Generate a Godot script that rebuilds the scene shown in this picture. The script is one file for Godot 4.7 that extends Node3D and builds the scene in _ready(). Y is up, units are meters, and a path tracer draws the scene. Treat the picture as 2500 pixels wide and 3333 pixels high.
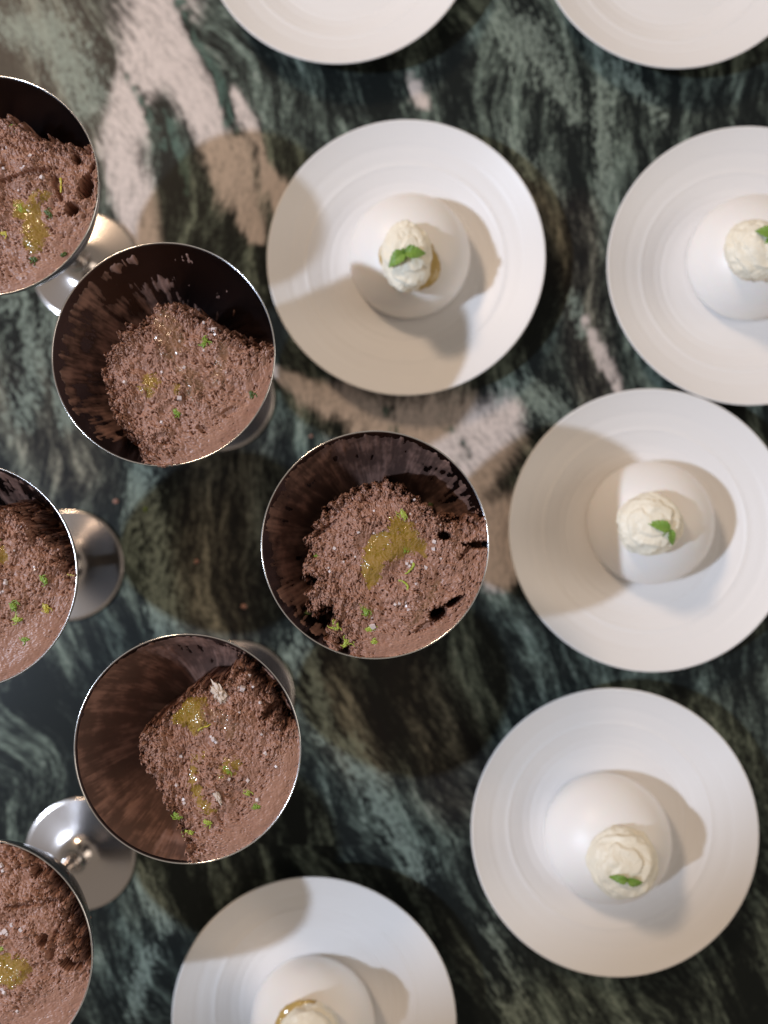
extends Node3D
# A marble table seen from above: steel footed cups of chocolate mousse, white plates with panna cotta and cream.

const RIM_Y := 0.1075          # height of the cups' rims
const RIM_R := 0.0503          # radius of the cups' rims
var rng := RandomNumberGenerator.new()
var soft := FastNoiseLite.new()     # smooth noise
var cell := FastNoiseLite.new()     # pits
var used := {}
var M := {}
# inner wall of a cup: radius and depth below the rim
var wall := PackedVector2Array([Vector2(0.0, 0.0500), Vector2(0.006, 0.0496), Vector2(0.012, 0.0482), Vector2(0.018, 0.0455), Vector2(0.0245, 0.0412), Vector2(0.0310, 0.0350), Vector2(0.0342, 0.0308), Vector2(0.0370, 0.0265), Vector2(0.0418, 0.0180), Vector2(0.0458, 0.0098), Vector2(0.0482, 0.0042), Vector2(0.0496, 0.0004)])


func _ready() -> void:
	rng.seed = 11
	soft.noise_type = FastNoiseLite.TYPE_SIMPLEX
	soft.frequency = 1.0
	soft.seed = 5
	cell.noise_type = FastNoiseLite.TYPE_CELLULAR
	cell.frequency = 1.0
	cell.cellular_return_type = FastNoiseLite.RETURN_DISTANCE
	# ---- camera
	var cam := Camera3D.new()
	cam.name = "camera"
	var lens := CameraAttributesPhysical.new()
	lens.frustum_focal_length = 18.0
	lens.exposure_aperture = 2.0
	lens.frustum_focus_distance = 0.336
	lens.frustum_near = 0.02
	lens.frustum_far = 20.0
	cam.attributes = lens
	add_child(cam)
	cam.look_at_from_position(Vector3(0, 0.446, 0), Vector3(0, 0.446, 0) + Vector3(-0.02319, -0.99938, -0.02651), Vector3(0, 0, -1))
	cam.fov = 67.38
	cam.near = 0.02
	cam.far = 20.0
	cam.current = true
	# ---- room light
	var env := Environment.new()
	env.background_mode = Environment.BG_COLOR
	env.background_color = Color(0.26, 0.227, 0.195).linear_to_srgb()
	env.tonemap_mode = Environment.TONE_MAPPER_LINEAR
	env.tonemap_exposure = 1.0
	env.sdfgi_enabled = true
	env.ssao_enabled = true
	env.ssil_enabled = true
	var we := WorldEnvironment.new()
	we.name = "room_light"
	we.environment = env
	add_child(we)
	# the cool spot lamp at the left, and the warm lamp beyond the top left corner
	lamp("spot_lamp", Vector3(-1.45, 1.52, 0.20), Color(0.68, 0.80, 1.0), 3.2, 0.035, Vector3(-0.3, 0.0, -0.21), 15.22)
	lamp("warm_lamp", Vector3(-1.0, 1.45, -1.25), Color(1.0, 0.74, 0.52), 1.6, 0.16)
	var wash := AreaLight3D.new()
	wash.name = "window_wash"
	wash.area_size = Vector2(1.2, 1.2)
	wash.light_color = Color(1.0, 0.88, 0.76).linear_to_srgb()
	wash.light_energy = 0.85
	wash.area_range = 8.0
	wash.area_attenuation = 2.0
	wash.shadow_enabled = true
	add_child(wash)
	wash.look_at_from_position(Vector3(1.90, 1.02, -0.10), Vector3.ZERO, Vector3.UP)
	materials()
	table()
	plates()
	cups()
	crumbs()


func lamp(called: String, at: Vector3, c: Color, energy: float, size: float, aim := Vector3.ZERO, cone := 0.0) -> void:
	var l: Light3D = SpotLight3D.new() if cone > 0.0 else OmniLight3D.new()
	l.name = called
	l.light_color = c.linear_to_srgb()
	l.light_energy = energy
	l.light_size = size
	l.shadow_enabled = true
	add_child(l)
	l.position = at
	if l is SpotLight3D:
		l.spot_range = 8.0
		l.spot_attenuation = 2.0
		l.spot_angle = cone
		l.spot_angle_attenuation = 0.015
		l.look_at(aim, Vector3.UP)
	else:
		l.omni_range = 8.0
		l.omni_attenuation = 2.0


# ------------------------------------------------------------------ helpers

func numbered(called: String) -> String:
	used[called] = used.get(called, -1) + 1
	return called if used[called] == 0 else "%s_%03d" % [called, used[called]]


func tag(o: Node3D, label: String, category: String, group := "") -> Node3D:
	o.set_meta("label", label)
	o.set_meta("category", category)
	if group:
		o.set_meta("group", group)
	return o


func thing(called: String, at: Vector3, label: String, category: String, group := "") -> Node3D:
	var o := Node3D.new()
	o.name = numbered(called)
	add_child(o)
	o.position = at
	return tag(o, label, category, group)


func part(called: String, mesh: Mesh, mat: Material, parent: Node) -> MeshInstance3D:
	var o := MeshInstance3D.new()
	o.mesh = mesh
	o.material_override = mat
	o.name = numbered(called) if parent == self else called
	parent.add_child(o, true)
	return o


func std(c: Color, rough: float, metal := 0.0, spec := 0.5) -> StandardMaterial3D:
	var m := StandardMaterial3D.new()
	m.albedo_color = c.linear_to_srgb()
	m.roughness = rough
	m.metallic = metal
	m.metallic_specular = spec
	return m


func mesh_from(v: PackedVector3Array, idx: PackedInt32Array, cols := PackedColorArray(), uvs := PackedVector2Array()) -> ArrayMesh:
	var n := PackedVector3Array()
	n.resize(v.size())
	for i in range(0, idx.size(), 3):
		var a := idx[i]
		var b := idx[i + 1]
		var c := idx[i + 2]
		var f := (v[c] - v[a]).cross(v[b] - v[a])
		n[a] += f
		n[b] += f
		n[c] += f
	for i in n.size():
		n[i] = n[i].normalized() if n[i].length_squared() > 1e-24 else Vector3.UP
	var a := []
	a.resize(Mesh.ARRAY_MAX)
	a[Mesh.ARRAY_VERTEX] = v
	a[Mesh.ARRAY_NORMAL] = n
	a[Mesh.ARRAY_INDEX] = idx
	if cols.size():
		a[Mesh.ARRAY_COLOR] = cols
	if uvs.size():
		a[Mesh.ARRAY_TEX_UV] = uvs
	var m := ArrayMesh.new()
	m.add_surface_from_arrays(Mesh.PRIMITIVE_TRIANGLES, a)
	return m


# a profile of (radius, height) turned about y; outer walls run downwards
func lathe(p: PackedVector2Array, seg: int) -> ArrayMesh:
	var v := PackedVector3Array()
	var idx := PackedInt32Array()
	for q in p:
		for t in seg:
			var a := TAU * t / seg
			v.append(Vector3(q.x * cos(a), q.y, q.x * sin(a)))
	for k in p.size() - 1:
		for t in seg:
			var a := k * seg + t
			var b := (k + 1) * seg + t
			var c := k * seg + (t + 1) % seg
			var d := (k + 1) * seg + (t + 1) % seg
			idx.append_array([a, b, c, c, b, d])
	return mesh_from(v, idx)


func inside(p: Vector2, poly: PackedVector2Array) -> float:   # signed distance to an outline, positive inside
	var best := 1e9
	var n := poly.size()
	var within := false
	for i in n:
		var a := poly[i]
		var b := poly[(i + 1) % n]
		var ab := b - a
		var t := clampf((p - a).dot(ab) / ab.length_squared(), 0.0, 1.0)
		best = minf(best, p.distance_squared_to(a + ab * t))
		if (a.y > p.y) != (b.y > p.y) and p.x < a.x + ab.x * (p.y - a.y) / ab.y:
			within = not within
	return sqrt(best) if within else -sqrt(best)


func wall_y(r: float) -> float:    # height of a cup's inner wall
	for i in wall.size() - 1:
		if r <= wall[i + 1].x:
			var t := (r - wall[i].x) / (wall[i + 1].x - wall[i].x)
			return RIM_Y - lerpf(wall[i].y, wall[i + 1].y, t)
	return RIM_Y - 0.0004


func wall_r(d: float) -> float:    # radius of the inner wall at a depth
	for i in range(wall.size() - 1, 0, -1):
		if d <= wall[i - 1].y:
			var t := (d - wall[i].y) / (wall[i - 1].y - wall[i].y)
			return lerpf(wall[i].x, wall[i - 1].x, t)
	return 0.0


# ------------------------------------------------------------------ materials

func materials() -> void:
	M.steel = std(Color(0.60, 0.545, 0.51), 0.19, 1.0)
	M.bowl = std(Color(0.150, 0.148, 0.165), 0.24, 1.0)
	M.lip = std(Color(0.78, 0.77, 0.76), 0.16, 1.0)
	M.film = std(Color.WHITE, 0.33, 0.0, 0.40)
	M.film.vertex_color_use_as_albedo = true
	M.mousse = std(Color.WHITE, 0.37, 0.0, 0.42)
	M.mousse.vertex_color_use_as_albedo = true
	M.china = std(Color(0.80, 0.78, 0.765), 0.42, 0.0, 0.45)
	M.panna = std(Color(0.86, 0.83, 0.80), 0.43, 0.0, 0.5)
	M.panna.subsurf_scatter_enabled = true
	M.panna.subsurf_scatter_strength = 0.08
	M.cream = std(Color(0.86, 0.80, 0.66), 0.42, 0.0, 0.4)
	M.leaf = std(Color(0.20, 0.34, 0.055), 0.42, 0.0, 0.5)
	M.leaf.backlight_enabled = true
	M.leaf.backlight = Color(0.35, 0.45, 0.1)
	M.stem = std(Color(0.33, 0.42, 0.12), 0.5)
	M.zest_green = std(Color(0.20, 0.30, 0.03), 0.4, 0.0, 0.5)
	M.zest_bright = std(Color(0.36, 0.43, 0.06), 0.4, 0.0, 0.5)
	M.zest_yellow = std(Color(0.50, 0.42, 0.05), 0.35, 0.0, 0.5)
	M.zest_dark = std(Color(0.07, 0.11, 0.02), 0.35, 0.0, 0.5)
	M.salt = std(Color(0.66, 0.57, 0.56), 0.22, 0.0, 0.5)
	M.oil = std(Color(0.43, 0.28, 0.012), 0.07, 0.0, 0.5)
	M.oil.transparency = BaseMaterial3D.TRANSPARENCY_ALPHA
	M.oil.albedo_color.a = 0.42
	M.wet = std(Color(0.36, 0.19, 0.08), 0.08, 0.0, 0.5)
	M.wet.transparency = BaseMaterial3D.TRANSPARENCY_ALPHA
	M.wet.albedo_color.a = 0.25
	M.syrup = std(Color(0.52, 0.36, 0.12), 0.12, 0.0, 0.5)
	M.crumb = std(Color(0.42, 0.22, 0.16), 0.6)
	M.pale = std(Color(0.62, 0.50, 0.41), 0.5)
	M.speck = std(Color(0.30, 0.25, 0.2), 0.6)


# ------------------------------------------------------------------ the marble table

func noise_grid(w: int, h: int, sd: int, freq: float, warp := 0.0) -> PackedByteArray:
	var n := FastNoiseLite.new()
	n.seed = sd
	n.noise_type = FastNoiseLite.TYPE_SIMPLEX_SMOOTH
	n.frequency = freq
	n.fractal_octaves = 3
	if warp > 0.0:
		n.domain_warp_enabled = true
		n.domain_warp_amplitude = warp
		n.domain_warp_frequency = freq * 0.7
	var im := n.get_image(w, h, false, false, true)
	im.convert(Image.FORMAT_L8)
	return im.get_data()


func along(x: float, z: float, line: Array) -> float:      # 1 on the line, 0 past its width
	var best := 0.0
	for i in line.size() - 1:
		var a := Vector2(line[i].x, line[i].y)
		var b := Vector2(line[i + 1].x, line[i + 1].y)
		var p := Vector2(x, z)
		var ab := b - a
		var t := clampf((p - a).dot(ab) / ab.length_squared(), 0.0, 1.0)
		var w: float = lerpf(line[i].z, line[i + 1].z, t)
		best = maxf(best, 1.0 - p.distance_to(a + ab * t) / (w * 2.0))
	return best


func control(lines: Array, gw: int, gh: int, x0: float, z0: float, w: float, h: float) -> PackedFloat32Array:
	var out := PackedFloat32Array()
	out.resize(gw * gh)
	for j in gh:
		for i in gw:
			var x := x0 + w * i / (gw - 1)
			var z := z0 + h * j / (gh - 1)
			var best := 0.0
			for l in lines:
				best = maxf(best, along(x, z, l))
			out[j * gw + i] = best
	return out


func table() -> void:
	var w := 0.72
	var h := 0.92
	var x0 := -0.36
	var z0 := -0.46
	var tw := 1152
	var th := 1472
	var pink := [
		[Vector3(-0.1471, -0.3593, 0.0167), Vector3(-0.1475, -0.3058, 0.0156), Vector3(-0.1437, -0.2806, 0.0129)], [Vector3(-0.1507, -0.2919, 0.0108), Vector3(-0.1637, -0.2529, 0.0086), Vector3(-0.1628, -0.2195, 0.0075), Vector3(-0.1559, -0.1861, 0.0081), Vector3(-0.1518, -0.1502, 0.007), Vector3(-0.1547, -0.1062, 0.0081)],
		[Vector3(-0.1396, -0.2861, 0.0108), Vector3(-0.12, -0.2551, 0.0108), Vector3(-0.1047, -0.2271, 0.0097), Vector3(-0.0922, -0.1966, 0.0075), Vector3(-0.0838, -0.1717, 0.0022)], [Vector3(-0.1007, -0.2604, 0.0027), Vector3(-0.0896, -0.2408, 0.0043), Vector3(-0.0827, -0.2241, 0.0022)], [Vector3(-0.0726, -0.0949, 0.0016), Vector3(-0.0508, -0.0812, 0.0054), Vector3(-0.0346, -0.073, 0.007)],
		[Vector3(-0.0346, -0.0811, 0.0065), Vector3(-0.0183, -0.0621, 0.0124), Vector3(0.0167, -0.0592, 0.0167), Vector3(0.049, -0.0578, 0.014), Vector3(0.0624, -0.0699, 0.0059)], [Vector3(0.0516, -0.0537, 0.0097), Vector3(0.0381, -0.0295, 0.0091), Vector3(0.0327, -0.0107, 0.0086), Vector3(0.0568, -0.008, 0.0108), Vector3(0.0567, 0.0241, 0.0059)],
		[Vector3(-0.0841, -0.2241, 0.0016), Vector3(-0.0703, -0.1991, 0.0048), Vector3(-0.0592, -0.1714, 0.0059), Vector3(-0.0482, -0.1384, 0.0043), Vector3(-0.0455, -0.1056, 0.0016)], [Vector3(0.1082, -0.1238, 0.0008), Vector3(0.1187, -0.0966, 0.0024), Vector3(0.1292, -0.0723, 0.0011)], [Vector3(0.0089, -0.27, 0.0008), Vector3(0.013, -0.2589, 0.0016), Vector3(0.0197, -0.245, 0.0005)]]
	var pale := [
		[Vector3(0.1173, -0.263, 0.0054), Vector3(0.1183, -0.2218, 0.0065), Vector3(0.1189, -0.1917, 0.0048)], [Vector3(0.0715, -0.2968, 0.0113), Vector3(0.0849, -0.2717, 0.0108), Vector3(0.0983, -0.2412, 0.0059)], [Vector3(0.0604, -0.2417, 0.0032), Vector3(0.0765, -0.2085, 0.0032)],
		[Vector3(-0.1541, -0.0325, 0.0081), Vector3(-0.1427, 0.027, 0.0091), Vector3(-0.1342, 0.0727, 0.0081)], [Vector3(-0.0305, 0.1202, 0.0059), Vector3(-0.0129, 0.1518, 0.0075), Vector3(0.0084, 0.1937, 0.0065)], [Vector3(-0.0572, 0.0724, 0.007), Vector3(-0.0423, 0.1176, 0.0043)],
		[Vector3(-0.1549, 0.1901, 0.0054), Vector3(-0.1357, 0.2268, 0.0048)], [Vector3(-0.1455, 0.2427, 0.0048), Vector3(-0.1541, 0.277, 0.0043)], [Vector3(0.0506, 0.2272, 0.0048), Vector3(0.0714, 0.2815, 0.0059)], [Vector3(-0.2401, -0.3017, 0.0108), Vector3(-0.2064, -0.2955, 0.0161), Vector3(-0.1837, -0.256, 0.0108)],
		[Vector3(-0.2324, -0.1453, 0.0081), Vector3(-0.2208, -0.1011, 0.0108), Vector3(-0.2259, -0.0682, 0.0081)], [Vector3(-0.2102, -0.1396, 0.007), Vector3(-0.1956, -0.0681, 0.0065)], [Vector3(0.0571, -0.0753, 0.0081), Vector3(0.0758, -0.0779, 0.0108), Vector3(0.0918, -0.0671, 0.0081)], [Vector3(-0.0666, 0.0644, 0.0059), Vector3(-0.0719, 0.1098, 0.0043)],
		[Vector3(0.1255, -0.2767, 0.0032), Vector3(0.1494, -0.2406, 0.0038)], [Vector3(0.1003, -0.1374, 0.0032), Vector3(0.1082, -0.1156, 0.0027)]]
	var olive := [[Vector3(-0.2119, -0.29, 0.0296), Vector3(-0.1974, -0.2338, 0.0242)], [Vector3(-0.044, 0.0804, 0.0134), Vector3(-0.0182, 0.1307, 0.0134)], [Vector3(0.004, 0.0855, 0.0161), Vector3(0.0337, 0.1462, 0.0148)], [Vector3(-0.2205, -0.0791, 0.0242), Vector3(-0.1925, -0.0408, 0.0188)], [Vector3(0.1006, -0.1837, 0.0108), Vector3(0.1132, -0.067, 0.0081)], [Vector3(0.0711, -0.1976, 0.0108), Vector3(0.1057, -0.1428, 0.0108)], [Vector3(-0.105, -0.0406, 0.0242), Vector3(-0.1098, 0.0673, 0.0161)]]
	var cut := [[Vector3(-0.1435, -0.2512, 0.0011), Vector3(-0.1359, -0.2331, 0.0038), Vector3(-0.1286, -0.213, 0.0027), Vector3(-0.1279, -0.1997, 0.0008)], [Vector3(-0.1667, -0.2753, 0.0008), Vector3(-0.156, -0.257, 0.0016), Vector3(-0.1433, -0.2276, 0.0008)], [Vector3(-0.1321, -0.3168, 0.0011), Vector3(-0.1216, -0.2886, 0.0022), Vector3(-0.1091, -0.2689, 0.0024), Vector3(-0.1012, -0.2354, 0.0016)], [Vector3(-0.0129, -0.0729, 0.0008), Vector3(-0.0048, -0.0512, 0.0016)], [Vector3(0.0248, -0.0673, 0.0008), Vector3(0.0355, -0.0457, 0.0013)]]
	var black := [[Vector3(-0.0239, -0.2649, 0.0161), Vector3(0.0252, -0.267, 0.0161)], [Vector3(0.0815, -0.1429, 0.0161), Vector3(0.0838, -0.0671, 0.0161)], [Vector3(-0.0609, 0.1733, 0.0188), Vector3(-0.0822, 0.2131, 0.0161)], [Vector3(-0.0102, 0.0802, 0.007), Vector3(0.0084, 0.1464, 0.0108)], [Vector3(0.0348, 0.1987, 0.0296), Vector3(0.0425, 0.2897, 0.0215)], [Vector3(-0.202, 0.0945, 0.0242), Vector3(-0.1526, 0.1343, 0.0134)], [Vector3(-0.1344, 0.0405, 0.0065), Vector3(-0.1178, 0.0887, 0.0081)], [Vector3(0.1952, -0.0453, 0.0215), Vector3(0.2105, -0.0266, 0.0161)], [Vector3(0.2021, 0.2358, 0.0269), Vector3(0.2016, 0.2744, 0.0215)], [Vector3(0.1656, -0.2514, 0.0161), Vector3(0.2056, -0.2426, 0.0188)], [Vector3(-0.1197, 0.2135, 0.0161), Vector3(-0.1407, 0.2742, 0.0161)], [Vector3(-0.2291, 0.108, 0.0215), Vector3(-0.2014, 0.1426, 0.0161)]]
	var gw := 181
	var gh := 231
	var cp := control(pink, gw, gh, x0, z0, w, h)
	var cg := control(pale, gw, gh, x0, z0, w, h)
	var co := control(olive, gw, gh, x0, z0, w, h)
	var cb := control(black, gw, gh, x0, z0, w, h)
	var cc := control(cut, gw, gh, x0, z0, w, h)
	var n5 := noise_grid(1024, 1024, 6, 0.036)
	var n1 := noise_grid(1024, 1024, 1, 0.055)
	var n2 := noise_grid(1024, 1024, 2, 0.016, 8.0)
	var n3 := noise_grid(1024, 1024, 3, 0.16)
	var n4 := noise_grid(1024, 1024, 4, 0.0026)
	var bytes := PackedByteArray()
	bytes.resize(tw * th * 3)
	var gam := PackedByteArray()
	gam.resize(1025)
	for i in 1025:
		gam[i] = int(clampf(pow(i / 1024.0, 1.0 / 2.2) * 255.0, 0, 255))
	var o := 0
	for j in th:
		var z := float(j) / th
		var zz := z * 1472.0
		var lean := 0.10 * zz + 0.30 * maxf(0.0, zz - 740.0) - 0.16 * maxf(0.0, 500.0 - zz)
		var gz := z * (gh - 1)
		var gj := mini(int(gz), gh - 2)
		var fz := gz - gj
		for i in tw:
			var wob := n4[(j & 1023) * 1024 + (i & 1023)] * 0.30
			var s := float(i) - lean + wob + 2000.0
			var f1 := n1[((j * 78 / 100 + 40) & 1023) * 1024 + (int(s * 2.6) & 1023)]       # fine streaks
			var f2 := n2[((j * 22 / 100 + 300) & 1023) * 1024 + (int(s * 1.2) & 1023)]    # broad streaks
			var f3 := n3[((j * 85 / 100) & 1023) * 1024 + (int(s * 1.5) & 1023)]            # grains
			var a := (f1 - 128) / 100.0
			var b := (f2 - 128) / 110.0
			var c := (f3 - 128) / 100.0
			var f5 := n5[((j * 24 / 100 + 500) & 1023) * 1024 + (int(s * 1.15) & 1023)]     # veins
			var e := (f5 - 128) / 100.0
			var vein := maxf(0.0, 1.0 - absf(e + c * 0.05) * 9.0)
			var vein2 := maxf(0.0, 1.0 - absf(b - 0.25 + a * 0.06) * 11.0)
			# the hand-placed bands, their edges broken up by the streaks
			var gx := clampf((float(i) + b * 9.0 + a * 2.0) / tw, 0.0, 0.9999) * (gw - 1)
			var gi := mini(int(gx), gw - 2)
			var fx := gx - gi
			var g := gj * gw + gi
			var w00 := (1.0 - fx) * (1.0 - fz)
			var w10 := fx * (1.0 - fz)
			var w01 := (1.0 - fx) * fz
			var w11 := fx * fz
			var vp := cp[g] * w00 + cp[g + 1] * w10 + cp[g + gw] * w01 + cp[g + gw + 1] * w11
			var vg := cg[g] * w00 + cg[g + 1] * w10 + cg[g + gw] * w01 + cg[g + gw + 1] * w11
			var vo := co[g] * w00 + co[g + 1] * w10 + co[g + gw] * w01 + co[g + gw + 1] * w11
			var vc := cc[g] * w00 + cc[g + 1] * w10 + cc[g + gw] * w01 + cc[g + gw + 1] * w11
			var vb := cb[g] * w00 + cb[g + 1] * w10 + cb[g + gw] * w01 + cb[g + gw + 1] * w11
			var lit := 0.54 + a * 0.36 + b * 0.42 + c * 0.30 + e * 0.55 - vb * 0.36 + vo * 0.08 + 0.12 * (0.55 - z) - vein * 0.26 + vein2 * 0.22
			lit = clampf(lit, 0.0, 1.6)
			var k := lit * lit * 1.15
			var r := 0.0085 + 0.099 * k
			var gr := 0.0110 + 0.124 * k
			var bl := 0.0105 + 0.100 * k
			var fleck := smoothstep(0.60, 1.15, a * 0.6 + c * 0.45 + e * 0.5 + b * 0.25 - vb * 0.35) * 0.8
			r = lerpf(r, 0.285, fleck)
			gr = lerpf(gr, 0.300, fleck)
			bl = lerpf(bl, 0.262, fleck)
			if vo > 0.0:
				var t := minf(1.0, vo * 1.5) * 0.75
				r = lerpf(r, 0.014 + 0.105 * k, t)
				gr = lerpf(gr, 0.012 + 0.093 * k, t)
				bl = lerpf(bl, 0.011 + 0.068 * k, t)
			if vg > 0.0:
				var t := smoothstep(0.22, 1.0, vg + a * 0.36 + b * 0.20 + c * 0.36) * (0.85 + 0.3 * c)
				r = lerpf(r, 0.245, t * 0.85)
				gr = lerpf(gr, 0.295, t * 0.85)
				bl = lerpf(bl, 0.245, t * 0.85)
			if vp > 0.0:
				var t := smoothstep(0.0, 0.64, vp + a * 0.10 + b * 0.11 + c * 0.06 + e * 0.14 - vc * 0.9) * clampf(0.97 + 0.14 * c + 0.14 * a + 0.12 * e - 0.22 * vein, 0.0, 1.0)
				var d := 1.0 + c * 0.07 + a * 0.07
				r = lerpf(r, 0.625 * d, t)
				gr = lerpf(gr, 0.540 * d, t)
				bl = lerpf(bl, 0.490 * d, t)
			if vc > 0.0:
				var t := smoothstep(0.2, 0.9, vc + a * 0.3 + c * 0.2) * 0.7
				r = lerpf(r, 0.085, t)
				gr = lerpf(gr, 0.150, t)
				bl = lerpf(bl, 0.120, t)
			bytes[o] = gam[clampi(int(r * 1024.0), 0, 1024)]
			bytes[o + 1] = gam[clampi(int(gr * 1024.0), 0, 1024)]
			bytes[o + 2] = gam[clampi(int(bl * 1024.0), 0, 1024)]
			o += 3
	var im := Image.create_from_data(tw, th, false, Image.FORMAT_RGB8, bytes)
	var m := std(Color.WHITE, 0.34, 0.0, 0.22)
	m.albedo_texture = ImageTexture.create_from_image(im)
	# a slab with a bevelled edge
	var prof := [[0.0, 0.0], [0.003, -0.003], [0.003, -0.027], [0.0, -0.030]]
	var v := PackedVector3Array()
	var uv := PackedVector2Array()
	var idx := PackedInt32Array()
	var corner := [Vector2(x0, z0), Vector2(x0 + w, z0), Vector2(x0 + w, z0 + h), Vector2(x0, z0 + h)]
	for q in corner:
		v.append(Vector3(q.x, 0, q.y))
		uv.append(Vector2((q.x - x0) / w, (q.y - z0) / h))
	idx.append_array([0, 1, 3, 1, 2, 3])
	for k in 3:
		for e in 4:
			var c0: Vector2 = corner[e]
			var c1: Vector2 = corner[(e + 1) % 4]
			var base := v.size()
			for s in 2:
				for q in [c0, c1]:
					var out: Vector2 = Vector2(signf(q.x - x0 - w / 2), signf(q.y - z0 - h / 2)) * prof[k + s][0]
					v.append(Vector3(q.x + out.x, prof[k + s][1], q.y + out.y))
					uv.append(Vector2((q.x - x0 + out.x) / w, (q.y - z0 + out.y - prof[k + s][1]) / h))
			idx.append_array([base, base + 2, base + 1, base + 1, base + 2, base + 3])
	var b := v.size()
	for q in corner:
		v.append(Vector3(q.x, -0.030, q.y))
		uv.append(Vector2((q.x - x0) / w, (q.y - z0) / h))
	idx.append_array([b, b + 3, b + 1, b + 1, b + 3, b + 2])
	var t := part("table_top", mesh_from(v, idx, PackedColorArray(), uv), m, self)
	t.set_meta("kind", "structure")
	t.set_meta("label", "polished dark green marble table top with pink and pale green veins")


# ------------------------------------------------------------------ plates, panna cotta, cream

func plate_mesh() -> ArrayMesh:
	var key: Array[Vector2] = [Vector2(0, 0.0042), Vector2(0.030, 0.0043), Vector2(0.040, 0.0050), Vector2(0.0475, 0.0066), Vector2(0.054, 0.0093), Vector2(0.0575, 0.0104), Vector2(0.066, 0.0136), Vector2(0.0745, 0.0180), Vector2(0.0768, 0.0194)]
	var c := Curve2D.new()
	for i in key.size():
		var d: Vector2 = (key[mini(i + 1, key.size() - 1)] - key[maxi(i - 1, 0)]) / 6.0
		c.add_point(key[i], -d, d)
	var p := PackedVector2Array()
	var n := 170
	for i in n + 1:
		var q := c.sample_baked(c.get_baked_length() * i / n)
		if i == 0:
			q = Vector2(0, 0.0042)
		var fade := smoothstep(0.012, 0.04, q.x) * smoothstep(0.0768, 0.074, q.x)
		q.y += fade * (0.000016 * sin(q.x * 2400.0 + 1.5 * sin(q.x * 310.0)) + 0.00002 * sin(q.x * 1130.0))
		q.y += 0.00035 * exp(-pow((q.x - 0.0565) / 0.0012, 2.0)) - 0.0003 * exp(-pow((q.x - 0.0440) / 0.0015, 2.0))
		p.append(q)
	for q in [Vector2(0.0774, 0.01975), Vector2(0.0779, 0.0197), Vector2(0.0781, 0.0193), Vector2(0.0779, 0.0188), Vector2(0.0765, 0.0176), Vector2(0.066, 0.0108), Vector2(0.054, 0.0058), Vector2(0.046, 0.0028), Vector2(0.0445, 0.0026)]:
		p.append(q)
	return lathe(p, 160)


func foot_ring_mesh() -> ArrayMesh:
	return lathe(PackedVector2Array([Vector2(0.0, 0.0030), Vector2(0.0455, 0.0030), Vector2(0.0455, 0.0004), Vector2(0.0450, 0.0), Vector2(0.0436, 0.0), Vector2(0.0431, 0.0005), Vector2(0.0427, 0.0018), Vector2(0.0, 0.0018)]), 96)


func panna_mesh() -> ArrayMesh:
	var p := PackedVector2Array()
	for i in 49:
		var a := PI * 0.575 * i / 48.0
		p.append(Vector2(0.0345 * sin(a), 0.0068 + 0.0285 * cos(a)))
	p.append(Vector2(0.0, -0.0006))
	return lathe(p, 128)


# a scoop of cream: an uneven ball with a swirl of spoon ridges round its top
func cream_mesh(size: Vector3, turn: float, sd: int, swirl: Vector2) -> ArrayMesh:
	var nu := 120
	var nv := 72
	var v := PackedVector3Array()
	var idx := PackedInt32Array()
	var axis := Vector3(swirl.x, 1.0, swirl.y).normalized()
	var e1 := axis.cross(Vector3(0, 0, 1)).normalized()
	var e2 := axis.cross(e1)
	for j in nv + 1:
		for i in nu:
			var th := PI * j / nv
			var ph := TAU * i / nu
			var n := axis * cos(th) + (e1 * cos(ph) + e2 * sin(ph)) * sin(th)
			var q := n * 2.1 + Vector3(sd * 7.3, 0, 0)
			var lump := soft.get_noise_3d(q.x, q.y, q.z)
			var q2 := n * 0.9 + Vector3(0, sd * 3.1, 0)
			var big := soft.get_noise_3d(q2.x, q2.y, q2.z)
			var arm := th * 2.7 - ph * 0.48 + lump * 0.3 + big * 1.0
			var saw := fposmod(arm / 1.5, 1.0)
			var ridge := smoothstep(0.0, 0.75, saw) * (1.0 - smoothstep(0.78, 1.0, saw))
			var fade := smoothstep(0.05, 0.35, th)
			var fine := soft.get_noise_3d(th * 14.0 + lump * 2.0, ph * 1.6 * sin(th), sd * 2.0)
			var r := 1.0 + 0.06 * big + 0.015 * lump + fade * (0.105 * (ridge - 0.4) * (0.6 + 0.9 * absf(big)) + 0.006 * fine)
			var d := n * r * size
			v.append(d.rotated(Vector3.UP, turn))
	for j in nv:
		for i in nu:
			var a := j * nu + i
			var b := j * nu + (i + 1) % nu
			idx.append_array([a, a + nu, b, b, a + nu, b + nu])
	var m := mesh_from(v, idx)
	return m


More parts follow.
